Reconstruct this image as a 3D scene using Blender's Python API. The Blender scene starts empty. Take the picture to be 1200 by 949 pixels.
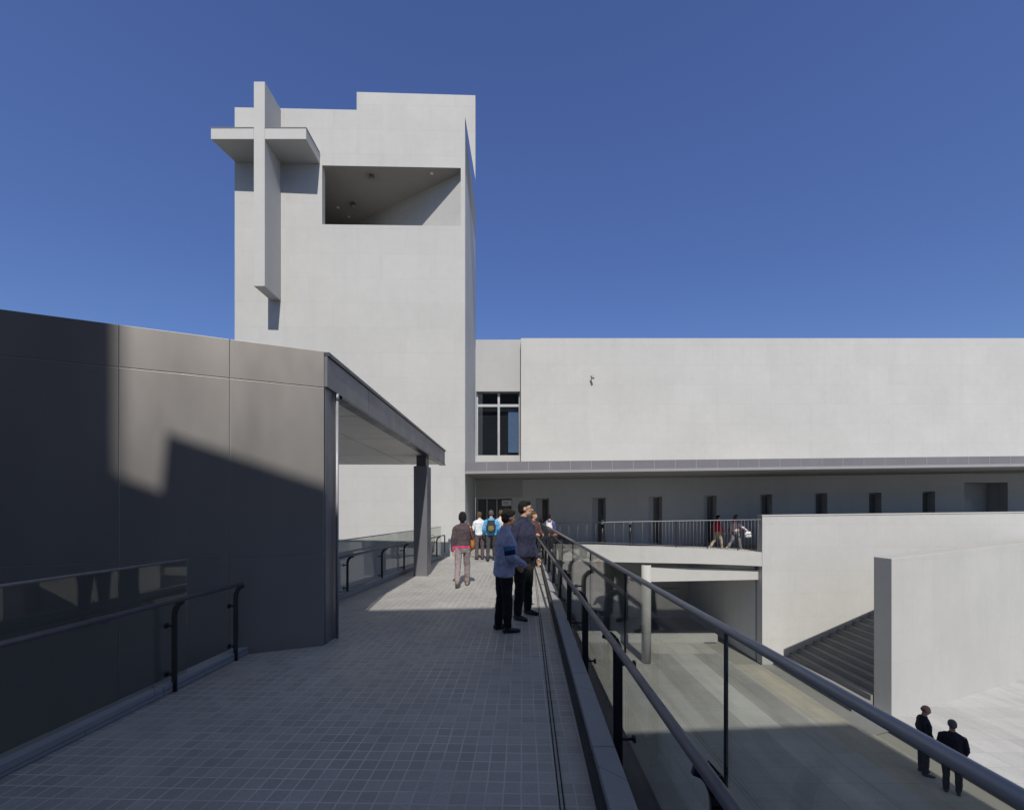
import bpy, bmesh, math, random
from mathutils import Vector, Matrix, Quaternion
random.seed(7)
C = bpy.context.scene.collection
R = math.radians
EYE = 1.65

# ------------------------------------------------------------------ survey helpers
def at(px, py, y):
    """point of the place seen at photo pixel (px, py) when it stands y metres ahead"""
    return Vector(((px - 600) / 500 * y, y, EYE - (py - 592) / 500 * y))
def hx(px, y): return (px - 600) / 500 * y
def hz(py, y): return EYE - (py - 592) / 500 * y
def deckz(y): return -0.012 * y
PLZ = -4.6

# ------------------------------------------------------------------ materials
def newmat(name):
    m = bpy.data.materials.new(name); m.use_nodes = True
    nt = m.node_tree; nt.nodes.clear()
    out = nt.nodes.new('ShaderNodeOutputMaterial')
    b = nt.nodes.new('ShaderNodeBsdfPrincipled')
    nt.links.new(b.outputs[0], out.inputs[0])
    return m, nt, b, out
def nd(nt, t, **kw):
    n = nt.nodes.new(t)
    for k, v in kw.items(): setattr(n, k, v)
    return n
def mth(nt, op, a, b=None, clamp=False):
    n = nt.nodes.new('ShaderNodeMath'); n.operation = op; n.use_clamp = clamp
    for i, v in enumerate((a, b)):
        if v is None: continue
        if isinstance(v, (int, float)): n.inputs[i].default_value = v
        else: nt.links.new(v, n.inputs[i])
    return n.outputs[0]
def wallcoord(nt):
    tc = nd(nt, 'ShaderNodeTexCoord'); s = nd(nt, 'ShaderNodeSeparateXYZ'); nt.links.new(tc.outputs['Object'], s.inputs[0])
    c = nd(nt, 'ShaderNodeCombineXYZ')
    nt.links.new(mth(nt, 'ADD', s.outputs[0], s.outputs[1]), c.inputs[0]); nt.links.new(s.outputs[2], c.inputs[1])
    return tc.outputs['Object'], c.outputs[0]
def noise(nt, vec, scale, detail=4, rough=.55):
    n = nd(nt, 'ShaderNodeTexNoise'); n.inputs['Scale'].default_value = scale
    n.inputs['Detail'].default_value = detail; n.inputs['Roughness'].default_value = rough
    nt.links.new(vec, n.inputs['Vector']); return n.outputs['Fac']
def mapr(nt, v, a, b, c, d):
    n = nd(nt, 'ShaderNodeMapRange'); nt.links.new(v, n.inputs[0])
    for i, x in enumerate((a, b, c, d)): n.inputs[i + 1].default_value = x
    return n.outputs[0]
def tint(nt, col, fac_sock):
    """colour times a scalar"""
    n = nd(nt, 'ShaderNodeVectorMath', operation='SCALE'); n.inputs[0].default_value = col[:3]
    nt.links.new(fac_sock, n.inputs['Scale']); return n.outputs[0]
def brick(nt, vec, w, h, mortar, offset=.5, freq=2, smooth=.1):
    n = nd(nt, 'ShaderNodeTexBrick'); n.offset = offset; n.offset_frequency = freq
    n.inputs['Scale'].default_value = 1; n.inputs['Brick Width'].default_value = w; n.inputs['Row Height'].default_value = h
    n.inputs['Mortar Size'].default_value = mortar; n.inputs['Mortar Smooth'].default_value = smooth
    n.inputs['Color1'].default_value = (0, 0, 0, 1); n.inputs['Color2'].default_value = (1, 1, 1, 1)
    n.inputs['Mortar'].default_value = (.5, .5, .5, 1)
    nt.links.new(vec, n.inputs['Vector']); return n
def bump(nt, b, h, strength, dist):
    n = nd(nt, 'ShaderNodeBump'); n.inputs['Strength'].default_value = strength; n.inputs['Distance'].default_value = dist
    nt.links.new(h, n.inputs['Height']); nt.links.new(n.outputs[0], b.inputs['Normal'])

def concrete(name, col, w=1.8, h=.9, joint=.10, blotch=.042, rough=.85, offs=.5):
    """pale cast concrete: faint panel joints, tie-hole sized grain, water stains running down"""
    m, nt, b, out = newmat(name)
    o, wc = wallcoord(nt)
    br = brick(nt, wc, w, h, .006, offs)
    big = mapr(nt, noise(nt, o, .45, 5), .3, .7, 1 - blotch, 1 + blotch)
    mid = mapr(nt, noise(nt, o, 3.1, 5, .65), .3, .7, 1 - blotch * .55, 1 + blotch * .55)
    fine = mapr(nt, noise(nt, o, 38, 3), .3, .7, .97, 1.03)
    mp = nd(nt, 'ShaderNodeMapping'); mp.inputs['Scale'].default_value = (2.2, 2.2, .16); nt.links.new(o, mp.inputs[0])
    strk = mapr(nt, noise(nt, mp.outputs[0], 1.0, 5, .6), .5, .8, 1.0, 1 - blotch * 1.2)
    pan = nd(nt, 'ShaderNodeSeparateColor'); nt.links.new(br.outputs['Color'], pan.inputs[0])
    panel = mapr(nt, pan.outputs[0], 0, 1, .985, 1.015)
    jn = mapr(nt, br.outputs['Fac'], 0, 1, 1, 1 - joint)
    f = mth(nt, 'MULTIPLY', mth(nt, 'MULTIPLY', big, mid), mth(nt, 'MULTIPLY', fine, strk))
    f = mth(nt, 'MULTIPLY', f, mth(nt, 'MULTIPLY', panel, jn))
    nt.links.new(tint(nt, col, f), b.inputs['Base Color']); b.inputs['Roughness'].default_value = rough
    b.inputs['Specular IOR Level'].default_value = .25
    hgt = mth(nt, 'ADD', noise(nt, o, 25, 4), mth(nt, 'MULTIPLY', br.outputs['Fac'], -1.2))
    bump(nt, b, hgt, .25, .006)
    return m
def paint(name, col, rough=.45, metal=0, var=.08, scale=2.0, spec=.5, bmp=0, bscale=60, stretch=None):
    m, nt, b, out = newmat(name)
    tc = nd(nt, 'ShaderNodeTexCoord'); v = tc.outputs['Object']
    if stretch:
        mp = nd(nt, 'ShaderNodeMapping'); mp.inputs['Scale'].default_value = stretch; nt.links.new(v, mp.inputs[0]); v = mp.outputs[0]
    n = noise(nt, v, scale, 5, .6)
    nt.links.new(tint(nt, col, mapr(nt, n, .3, .7, 1 - var, 1 + var)), b.inputs['Base Color'])
    nt.links.new(mapr(nt, noise(nt, v, scale * 2.3, 4), .3, .7, max(.02, rough - .07), min(1, rough + .07)), b.inputs['Roughness'])
    b.inputs['Metallic'].default_value = metal; b.inputs['Specular IOR Level'].default_value = spec
    if bmp: bump(nt, b, noise(nt, tc.outputs['Object'], bscale, 4), bmp, .004)
    return m
def cloth(name, col, var=.18, scale=14):
    m, nt, b, out = newmat(name)
    tc = nd(nt, 'ShaderNodeTexCoord'); v = tc.outputs['Object']
    n = mth(nt, 'MULTIPLY', mapr(nt, noise(nt, v, scale, 5, .6), .3, .7, 1 - var, 1 + var), mapr(nt, noise(nt, v, 160, 2), .3, .7, .92, 1.08))
    nt.links.new(tint(nt, col, n), b.inputs['Base Color']); b.inputs['Roughness'].default_value = .9
    b.inputs['Specular IOR Level'].default_value = .2; b.inputs['Sheen Weight'].default_value = .02
    bump(nt, b, noise(nt, v, 17, 5, .65), .5, .03)
    return m
def glass(name, trans, refl=.05, tintc=None):
    m = bpy.data.materials.new(name); m.use_nodes = True; nt = m.node_tree; nt.nodes.clear()
    out = nd(nt, 'ShaderNodeOutputMaterial'); mix = nd(nt, 'ShaderNodeMixShader')
    tr = nd(nt, 'ShaderNodeBsdfTransparent'); tr.inputs[0].default_value = (*trans, 1)
    gl = nd(nt, 'ShaderNodeBsdfGlossy'); gl.inputs['Roughness'].default_value = .0
    lw = nd(nt, 'ShaderNodeLayerWeight'); lw.inputs['Blend'].default_value = .5
    f = mth(nt, 'POWER', lw.outputs['Facing'], 4.0)
    f = mth(nt, 'ADD', mth(nt, 'MULTIPLY', f, .8), refl, True)
    tc = nd(nt, 'ShaderNodeTexCoord')
    bp = nd(nt, 'ShaderNodeBump'); bp.inputs['Strength'].default_value = .02; bp.inputs['Distance'].default_value = .01
    nt.links.new(noise(nt, tc.outputs['Object'], 2.5, 2), bp.inputs['Height']); nt.links.new(bp.outputs[0], gl.inputs['Normal'])
    nt.links.new(f, mix.inputs[0]); nt.links.new(tr.outputs[0], mix.inputs[1]); nt.links.new(gl.outputs[0], mix.inputs[2])
    nt.links.new(mix.outputs[0], out.inputs[0]); return m
def paver(name, col, grout, size, angle, mortar=.004, var=.16, rough=.55):
    m, nt, b, out = newmat(name)
    tc = nd(nt, 'ShaderNodeTexCoord'); mp = nd(nt, 'ShaderNodeMapping'); nt.links.new(tc.outputs['Object'], mp.inputs[0])
    mp.inputs['Rotation'].default_value = (0, 0, angle); v = mp.outputs[0]
    wob = nd(nt, 'ShaderNodeTexNoise'); wob.inputs['Scale'].default_value = 3; nt.links.new(v, wob.inputs['Vector'])
    vm = nd(nt, 'ShaderNodeVectorMath', operation='SCALE'); nt.links.new(wob.outputs['Color'], vm.inputs[0]); vm.inputs['Scale'].default_value = .010
    va = nd(nt, 'ShaderNodeVectorMath', operation='ADD'); nt.links.new(v, va.inputs[0]); nt.links.new(vm.outputs[0], va.inputs[1])
    br = brick(nt, va.outputs[0], size, size, mortar, 0, 2, .3)
    sc = nd(nt, 'ShaderNodeSeparateColor'); nt.links.new(br.outputs['Color'], sc.inputs[0])
    t = mth(nt, 'MULTIPLY', mapr(nt, sc.outputs[0], 0, 1, 1 - var, 1 + var), mapr(nt, noise(nt, v, .55, 6, .65), .3, .7, .78, 1.14))
    t = mth(nt, 'MULTIPLY', t, mapr(nt, noise(nt, v, 60, 4), .3, .7, .9, 1.1))
    spot = mapr(nt, noise(nt, v, 7.5, 3, .5), .70, .76, 1.0, .82)
    t = mth(nt, 'MULTIPLY', t, spot)
    gcol = mapr(nt, noise(nt, v, 1.3, 4), .35, .65, .75, 1.1)
    mx = nd(nt, 'ShaderNodeMix', data_type='RGBA'); nt.links.new(br.outputs['Fac'], mx.inputs[0])
    nt.links.new(tint(nt, col, t), mx.inputs[6]); nt.links.new(tint(nt, grout, gcol), mx.inputs[7])
    nt.links.new(mx.outputs[2], b.inputs['Base Color'])
    nt.links.new(mapr(nt, noise(nt, v, 2.2, 4), .3, .7, rough - .12, rough + .12), b.inputs['Roughness'])
    b.inputs['Specular IOR Level'].default_value = .35
    h = mth(nt, 'ADD', mth(nt, 'MULTIPLY', br.outputs['Fac'], -1.0), mth(nt, 'MULTIPLY', noise(nt, v, 90, 3), .25))
    bump(nt, b, h, .5, .003)
    return m
def plaza_mat(name, base, light, band=.9, amt=1.0):
    """granite slabs laid in long bands of slightly different greys"""
    m, nt, b, out = newmat(name)
    tc = nd(nt, 'ShaderNodeTexCoord'); v = tc.outputs['Object']
    br = brick(nt, v, band, 6.0, .010, .37, 2)
    sc = nd(nt, 'ShaderNodeSeparateColor'); nt.links.new(br.outputs['Color'], sc.inputs[0])
    br2 = brick(nt, v, band, .6, .008, .0, 2)
    s2 = nd(nt, 'ShaderNodeSeparateColor'); nt.links.new(br2.outputs['Color'], s2.inputs[0])
    bandv = mapr(nt, sc.outputs[0], 0, 1, 1 - .2 * amt, 1 + .2 * amt)
    slab = mapr(nt, s2.outputs[0], 0, 1, 1 - .06, 1 + .06)
    mp = nd(nt, 'ShaderNodeMapping'); mp.inputs['Scale'].default_value = (1.2, .25, 1); nt.links.new(v, mp.inputs[0])
    wash = mapr(nt, noise(nt, mp.outputs[0], 1.0, 6, .65), .35, .7, .88, 1.16)
    fine = mapr(nt, noise(nt, v, 20, 5, .7), .3, .7, .92, 1.08)
    j = mapr(nt, mth(nt, 'MAXIMUM', br.outputs['Fac'], br2.outputs['Fac']), 0, 1, 1, .82)
    f = mth(nt, 'MULTIPLY', mth(nt, 'MULTIPLY', bandv, slab), mth(nt, 'MULTIPLY', mth(nt, 'MULTIPLY', wash, fine), j))
    nt.links.new(tint(nt, base, f), b.inputs['Base Color']); b.inputs['Roughness'].default_value = .75
    b.inputs['Specular IOR Level'].default_value = .3
    bump(nt, b, noise(nt, v, 40, 4), .2, .004)
    return m

M = {}
M['white'] = concrete('pale_concrete', (.452, .450, .441))
M['white_cross'] = concrete('cross_render', (.457, .455, .447), 9, 9, .0, .035)
M['grey_wall'] = concrete('grey_concrete', (.40, .40, .40), 2.4, 1.2)
M['gallery'] = concrete('gallery_plaster', (.52, .523, .522), 6, 6, .02, .05)
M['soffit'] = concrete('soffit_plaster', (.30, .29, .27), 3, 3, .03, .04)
M['plinth'] = concrete('plinth_concrete', (.40, .397, .382), 2.4, 3, .06)
M['edge'] = concrete('slab_edge', (.43, .425, .408), 3.0, 5, .03, .05)
M['kerb'] = concrete('kerb_stone', (.27, .268, .27), 1.2, 4, .35, .07, .7)
M['fascia'] = paint('fascia_panel', (.155, .15, .165), .5, 0, .07, 1.2)
M['fascia_light'] = paint('fascia_trim', (.27, .268, .28), .45, 0, .05, 2)
M['clad'] = paint('cladding_panel', (.278, .264, .256), .40, .5, .05, .7, stretch=(1, 1, .35))
M['clad_dark'] = paint('canopy_metal', (.17, .17, .185), .45, .35, .06, 1.0)
M['cap'] = paint('cap_metal', (.09, .09, .10), .4, .5, .06, 2)
M['joint'] = paint('joint_seal', (.46, .45, .44), .7)
M['gap'] = paint('joint_backing', (.03, .03, .03), .9)
M['ceil'] = paint('ceiling_panel', (.74, .71, .65), .6, 0, .05, .8)
M['black'] = paint('black_steel', (.022, .023, .027), .42, .2, .15, 8, bmp=.1)
M['steel'] = paint('satin_steel', (.27, .265, .26), .38, .35, .08, 9, stretch=(6, .6, 6))
M['dark_rail'] = paint('grey_rail_paint', (.095, .095, .105), .42, .1, .12, 7, bmp=.06)
M['alu'] = paint('aluminium', (.55, .56, .57), .35, .6, .05, 6)
M['pipe'] = paint('pipe_metal', (.30, .30, .32), .5, .4, .06, 5)
M['glass'] = glass('railing_glass', (.865, .88, .862), .04)
M['winglass'] = glass('window_glass', (.74, .77, .79), .16)
M['doorglass'] = paint('dark_door_glass', (.11, .111, .113), .3, 0, .1, 2, spec=.2)
M['door_grey'] = paint('door_grey', (.46, .46, .46), .5)
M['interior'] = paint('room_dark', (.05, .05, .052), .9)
M['sky_reflection'] = paint('sky_reflection_blue', (.36, .50, .78), .7, 0, .06, 2)
M['lamp'] = paint('lamp_metal', (.28, .27, .25), .4, .3)
M['lampface'] = paint('lamp_lens', (.75, .73, .68), .3)
M['stair'] = concrete('dark_granite', (.23, .227, .222), .9, 3, .12, .1, .7)
M['deck'] = paver('deck_pavers', (.315, .306, .292), (.45, .44, .425), .104, R(1.37), .0056, .10)
M['plaza'] = plaza_mat('plaza_slabs', (.325, .323, .306), None, 1.0)
M['plaza_light'] = plaza_mat('light_granite', (.375, .37, .366), None, 1.2, .12)
M['beige'] = plaza_mat('beige_slabs', (.33, .31, .26), None, .7, .25)
M['ground'] = paint('ground_earth', (.22, .215, .19), .95, 0, .2, .15)
M['signwhite'] = paint('sign_white', (.72, .72, .70), .5)
M['signgrey'] = paint('sign_print', (.25, .25, .26), .6)
M['rear'] = concrete('rear_facade', (.05, .05, .053), 3.0, 3.2, .3, .08)
M['rearwin'] = paint('rear_windows', (.03, .035, .045), .1)
M['grate'] = paint('grating_metal', (.12, .12, .11), .5, .5)

# ------------------------------------------------------------------ mesh building
class MB:
    def __init__(s): s.bm = bmesh.new()
    def face(s, pts): return s.bm.faces.new([s.bm.verts.new(p) for p in pts])
    def hexa(s, a, b):
        """a: four points, b: the four opposite points"""
        va = [s.bm.verts.new(p) for p in a]; vb = [s.bm.verts.new(p) for p in b]
        s.bm.faces.new(va[::-1]); s.bm.faces.new(vb)
        for i in range(len(a)):
            j = (i + 1) % len(a); s.bm.faces.new((va[i], va[j], vb[j], vb[i]))
        return s
    def box(s, x0, x1, y0, y1, z0, z1):
        return s.hexa([(x0, y0, z0), (x1, y0, z0), (x1, y1, z0), (x0, y1, z0)], [(x0, y0, z1), (x1, y0, z1), (x1, y1, z1), (x0, y1, z1)])
    def prism(s, pts, vec):
        vec = Vector(vec); return s.hexa([Vector(p) for p in pts], [Vector(p) + vec for p in pts])
    def slab(s, outer, holes, vec):
        """plate with openings: fill, then extrude"""
        vec = Vector(vec); ed = []
        for loop in [outer] + list(holes):
            vs = [s.bm.verts.new(p) for p in loop]
            ed += [s.bm.edges.new((vs[i], vs[(i + 1) % len(vs)])) for i in range(len(vs))]
        r = bmesh.ops.triangle_fill(s.bm, use_beauty=True, edges=ed)
        fs = [g for g in r['geom'] if isinstance(g, bmesh.types.BMFace)]
        e = bmesh.ops.extrude_face_region(s.bm, geom=fs, use_keep_orig=True)
        bmesh.ops.translate(s.bm, vec=vec, verts=[g for g in e['geom'] if isinstance(g, bmesh.types.BMVert)])
        return s
    def tube(s, pts, r, n=10, r2=None):
        pts = [Vector(p) for p in pts]; rings = []
        for i, p in enumerate(pts):
            d = (pts[min(i + 1, len(pts) - 1)] - pts[max(i - 1, 0)]).normalized()
            up = Vector((0, 0, 1)) if abs(d.z) < .95 else Vector((0, 1, 0))
            u = d.cross(up).normalized(); w = u.cross(d)
            rr = r if r2 is None else r + (r2 - r) * i / (len(pts) - 1)
            rings.append([s.bm.verts.new(p + (u * math.cos(2 * math.pi * k / n) + w * math.sin(2 * math.pi * k / n)) * rr) for k in range(n)])
        for a, b in zip(rings, rings[1:]):
            for k in range(n): s.bm.faces.new((a[k], a[(k + 1) % n], b[(k + 1) % n], b[k])).smooth = True
        s.bm.faces.new(rings[0][::-1]); s.bm.faces.new(rings[-1]); return s
    def ball(s, c, rad, rot=None, seg=14):
        mt = Matrix.Translation(Vector(c)) @ (rot.to_matrix().to_4x4() if rot else Matrix()) @ Matrix.Diagonal((*rad, 1))
        bmesh.ops.create_uvsphere(s.bm, u_segments=seg, v_segments=max(6, seg * 2 // 3), radius=1, matrix=mt); return s
    def capsule(s, a, b, ra, rb, seg=12):
        a, b = Vector(a), Vector(b); d = b - a; L = d.length
        if L < 1e-5: return s.ball(a, (ra,) * 3)
        q = d.to_track_quat('Z', 'Y'); rings = []
        st = [(-math.cos(t) * ra, math.sin(t) * ra) for t in (R(25), R(55), R(90))] + [(L + math.cos(t) * rb, math.sin(t) * rb) for t in (R(90), R(55), R(25))]
        for z, r in st:
            rings.append([s.bm.verts.new(a + q @ Vector((r * math.cos(2 * math.pi * k / seg), r * math.sin(2 * math.pi * k / seg), z))) for k in range(seg)])
        for r0, r1 in zip(rings, rings[1:]):
            for k in range(seg): s.bm.faces.new((r0[k], r0[(k + 1) % seg], r1[(k + 1) % seg], r1[k]))
        s.bm.faces.new(rings[0][::-1]); s.bm.faces.new(rings[-1]); return s
    def loft(s, secs, seg=20):
        """closed stack of ellipses (cx, cy, z, rx, ry)"""
        rings = [[s.bm.verts.new((cx + rx * math.cos(2 * math.pi * k / seg), cy + ry * math.sin(2 * math.pi * k / seg), z)) for k in range(seg)] for cx, cy, z, rx, ry in secs]
        for r0, r1 in zip(rings, rings[1:]):
            for k in range(seg): s.bm.faces.new((r0[k], r0[(k + 1) % seg], r1[(k + 1) % seg], r1[k]))
        s.bm.faces.new(rings[0][::-1]); s.bm.faces.new(rings[-1]); return s
    def mesh(s, name):
        bmesh.ops.recalc_face_normals(s.bm, faces=s.bm.faces[:])
        me = bpy.data.meshes.new(name); s.bm.to_mesh(me); s.bm.free(); return me
    def build(s, name, mat, parent=None, bevel=0, loc=None):
        o = bpy.data.objects.new(name, s.mesh(name)); C.objects.link(o); o.data.materials.append(mat)
        if loc is not None:
            o.data.transform(Matrix.Translation(-Vector(loc))); o.location = loc
        if parent is not None:
            o.parent = parent; o.location = o.location - (parent.location if loc is not None else Vector())
            if loc is None: o.matrix_parent_inverse = Matrix.Translation(-parent.location)
        if bevel:
            b = o.modifiers.new('bevel', 'BEVEL'); b.width = bevel; b.segments = 2; b.limit_method = 'ANGLE'; b.angle_limit = R(40)
        return o
def tag(o, label, cat, group=None):
    o['label'] = label; o['category'] = cat
    if group: o['group'] = group
    return o
def thing(name, label, cat, loc=(0, 0, 0), group=None):
    o = bpy.data.objects.new(name, None); C.objects.link(o); o.location = loc; o.empty_display_size = .2
    return tag(o, label, cat, group)
def struct(o, kind='structure'):
    o['kind'] = kind; return o

# ------------------------------------------------------------------ ground and plaza
struct(MB().prism([(-300, -300, PLZ - .06), (300, -300, PLZ - .06), (300, 300, PLZ - .06), (-300, 300, PLZ - .06)], (0, 0, -.3)).build('ground', M['ground']))
struct(MB().prism([(-12, -6, PLZ), (8.75, -6, PLZ), (8.75, 26, PLZ), (-12, 26, PLZ)], (0, 0, -.05)).build('plaza_paving', M['plaza']))
struct(MB().prism([(8.75, -6, PLZ), (10.45, -6, PLZ), (9.75, 16.8, PLZ), (8.75, 16.8, PLZ)], (0, 0, -.05)).build('plaza_border', M['beige']))
struct(MB().prism([(10.63, -6, PLZ), (60, -6, PLZ), (60, 16.7, PLZ), (10.63, 16.7, PLZ)], (0, 0, -.05)).build('plaza_court', M['plaza_light']))
struct(MB().prism([(9.755, 11.6, PLZ + .004), (10.62, 11.9, PLZ + .004), (10.62, 12.9, PLZ + .004), (10.27, 12.95, PLZ + .004), (10.27, 16.75, PLZ + .004), (9.755, 16.75, PLZ + .004)], (0, 0, -.03)).build('stair_apron', M['stair']))
d = thing('drain_channel', 'dark slotted drain channel with pale cover stones beside the two suited men', 'drain', (10.5, 8, PLZ))
MB().box(10.46, 10.62, 4, 11.88, PLZ - .05, PLZ - .012).build('channel', M['grate'], d)
g = MB()
for k in range(52): g.box(10.66, 10.99, 4 + k * .15, 4.135 + k * .15, PLZ + .003, PLZ + .012)
g.build('cover_stone', M['beige'], d)

# ------------------------------------------------------------------ footbridge
def kin(y): return .38 + .0365 * y          # inner line of the right kerb
def kleft(y): return -3.15 + .025 * y if y < 5.2 else -3.02 - .11 + (y - 8.09) * .1425 + .0
bridge = thing('footbridge', 'grey footbridge paved with small square pavers leading to the white tower', 'footbridge', (-1.2, 4, 0))
outl = [(-3.72, -5.9), (kin(-5.9) + .16, -5.9), (kin(15.2) + .16, 15.2), (kin(15.2) + .16, 15.55), (-2.52, 15.3), (-3.58, 5.65), (-3.18, 4.95)]
MB().prism([(x, y, deckz(y)) for x, y in outl], (0, 0, -.06)).build('paving', M['deck'], bridge)
MB().prism([(x + (.02 if x < 0 else -.02), y, deckz(y) - .062) for x, y in outl], (0, 0, -.45)).build('girder', M['fascia'], bridge)
k = MB()
def kerbrun(mb, xa, ya, xb, yb, w, h):
    n = max(1, int(abs(yb - ya) / 1.2)); 
    for i in range(n):
        t0, t1 = i / n, (i + 1) / n - .004 / abs(yb - ya)
        p = [(xa + (xb - xa) * t, ya + (yb - ya) * t) for t in (t0, t1)]
        a = [(p[0][0], p[0][1], deckz(p[0][1]) + .002), (p[0][0] + w, p[0][1], deckz(p[0][1]) + .002), (p[1][0] + w, p[1][1], deckz(p[1][1]) + .002), (p[1][0], p[1][1], deckz(p[1][1]) + .002)]
        mb.prism(a, (0, 0, h))
kerbrun(k, kin(-5.9) + .035, -5.9, kin(15) + .035, 15, .14, .155)
k.build('kerb', M['kerb'], bridge, .008)
k = MB(); kerbrun(k, kin(-5.9), -5.9, kin(15), 15, .034, .10); k.build('kerb_shoe', M['gap'], bridge)
k = MB(); kerbrun(k, -3.73, -5.9, -3.18, 5.0, .15, .085); k.build('kerb', M['kerb'], bridge, .008)
k = MB(); kerbrun(k, -3.13 - .15 - .3, 5.7, -2.40 - .15, 14.9, .18, .10); k.build('kerb', M['kerb'], bridge, .008)
k = MB()
for off in (-.205, -.18):
    k.prism([(kin(y) + off + dx, y, deckz(y) + .004) for y, dx in ((-5.8, 0), (-5.8, .009), (15.1, .009), (15.1, 0))], (0, 0, .003))
k.build('slot_drain', M['gap'], bridge)

# ------------------------------------------------------------------ railings
def bent_post(mb, base, top, inward, w=.008, t=.03):
    """flat bar post whose head bends inboard to the handrail; w across the run, t along it"""
    bx, by, bz = base; tx, ty, tz = top
    prof = [(bx, bz), (bx, tz - .16)]
    for a in (20, 45, 70, 90):
        prof.append((bx + (tx - bx) * (1 - math.cos(R(a))), tz - .16 + .13 * math.sin(R(a))))
    half = w
    for (x0, z0), (x1, z1) in zip(prof, prof[1:]):
        dx, dz = x1 - x0, z1 - z0; L = math.hypot(dx, dz); nx, nz = -dz / L * t, dx / L * t
        e = .004
        mb.prism([(x0 - nx, by - half, z0 - nz - (e if dz > dx else 0)), (x0 + nx, by - half, z0 + nz), (x1 + nx, by - half, z1 + nz + e), (x1 - nx, by - half, z1 - nz)], (0, 2 * half, 0))

rr = thing('glass_railing', 'long glass railing with dark posts along the right side of the footbridge', 'railing', (.7, 4, 0))
def rgx(y): return .785 + .017 * y
def rpx(y): return .64 + .024 * y
def rhx(y): return .57 + .014 * y
ys = [i * .5 - 1.5 for i in range(33)]
MB().prism([(kin(-5.9) + .172, -5.9, .01), (max(rgx(-5.9), kin(-5.9) + .2) + .03, -5.9, .01), (rgx(6) + .03, 6, -.13), (kin(14.9) + .21, 14.9, -.24), (kin(14.9) + .172, 14.9, -.24)], (0, 0, -.3)).build('base_channel', M['black'], rr)
MB().tube([(rgx(y), y, 1.20 + deckz(y)) for y in ys], .0165, 14).build('top_rail', M['steel'], rr)
MB().tube([(rhx(y), y, .86 + deckz(y)) for y in ys], .0215, 14).build('handrail', M['dark_rail'], rr)
y = -1.58
while y < 14.4:
    p = MB(); bent_post(p, (rpx(y), y, deckz(y) - .18), (rhx(y), y, .855 + deckz(y)), -1, .008, .031)
    o = p.build('post', M['black'], rr)
    for zz in (.12, .62):
        c = MB()
        c.tube([(rpx(y) + .02, y + .001, zz + deckz(y)), (rgx(y) - .012, y + .001, zz + deckz(y))], .011, 8)
        c.tube([(rgx(y) - .022, y + .001, zz + deckz(y)), (rgx(y) - .0075, y + .001, zz + deckz(y))], .026, 12)
        c.build('glass_clamp', M['black'], o)
    y += 1.48
y = -1.46
while y < 14:
    y1 = min(y + 1.54, 14.9)
    MB().tube([(rgx(y), y, .60 + deckz(y)), (rgx(y), y, 1.20 + deckz(y))], .0085, 8).build('stanchion', M['black'], rr)
    a, b = y + .012, y1 - .012
    q = [(rgx(a) - .006, a, deckz(a) - .12), (rgx(b) - .006, b, deckz(b) - .12), (rgx(b) - .006, b, 1.183 + deckz(b)), (rgx(a) - .006, a, 1.183 + deckz(a))]
    MB().prism(q, (.012, 0, 0)).build('glass_panel', M['glass'], rr)
    y = y1

def lrail(name, label, pts_glass, pts_hand, posts, ztop, zhand, zbot, glass_breaks, end_hook=False):
    t = thing(name, label, 'railing', (pts_glass[0][0], pts_glass[0][1], 0))
    def lin(pts, y):
        (x0, y0), (x1, y1) = pts; return x0 + (x1 - x0) * (y - y0) / (y1 - y0)
    ga, gb = pts_glass[0][1], pts_glass[1][1]
    MB().tube([(lin(pts_glass, y), y, ztop + deckz(y)) for y in (ga, (ga + gb) / 2, gb)], .011, 8).build('top_rail', M['steel'], t)
    ha, hb = pts_hand[0][1], pts_hand[1][1]
    hp = [(lin(pts_hand, y), y, zhand + deckz(y)) for y in (ha, (ha + hb) / 2, hb)]
    if end_hook: hp += [(lin(pts_hand, hb), hb + .06, zhand - .02 + deckz(hb)), (lin(pts_hand, hb), hb + .08, zhand - .25 + deckz(hb)), (lin(pts_hand, hb), hb + .02, zhand - .6 + deckz(hb))]
    MB().tube(hp, .021, 12).build('handrail', M['dark_rail'], t)
    for y in posts:
        p = MB(); gx = lin(pts_glass, y); hxx = lin(pts_hand, y)
        bent_post(p, (gx + .085, y, deckz(y) - .05), (hxx, y, zhand + deckz(y)), 1, .008, .021)
        o = p.build('post', M['black'], t)
        for zz in (.16, .60): 
            c = MB()
            c.tube([(gx + .08, y, zz + deckz(y)), (gx + .012, y, zz + deckz(y))], .012, 8)
            c.tube([(gx + .0075, y, zz + deckz(y)), (gx + .02, y, zz + deckz(y))], .026, 12)
            c.build('glass_clamp', M['black'], o)
    for a, b in zip(glass_breaks, glass_breaks[1:]):
        q = [(lin(pts_glass, yy) - .006, yy, zz + deckz(yy)) for yy, zz in ((a + .01, zbot), (b - .01, zbot), (b - .01, ztop - .012), (a + .01, ztop - .012))]
        MB().prism(q, (.012, 0, 0)).build('glass_panel', M['glass'], t)
    return t
lrail('glass_railing', 'shaded glass railing in front of the dark panelled wall', [(-3.45, -2.0), (-3.15, 4.14)], [(-3.28, -2.0), (-2.95, 4.66)], [-1.3, .6, 2.2, 3.89, 4.69], 1.175, .85, .05, [-2, -.5, 1.0, 2.6, 4.14])
lrail('glass_railing', 'low glass railing beside the canopy column and the tower foot', [(-3.50, 5.9), (-2.50, 15.0)], [(-3.28, 6.0), (-2.33, 14.7)], [6.6, 8.2, 9.8, 11.2, 12.9, 14.2], 1.08, .80, .05, [5.9, 7.5, 9.1, 10.7, 12.3, 13.9, 15.0], True)

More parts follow.
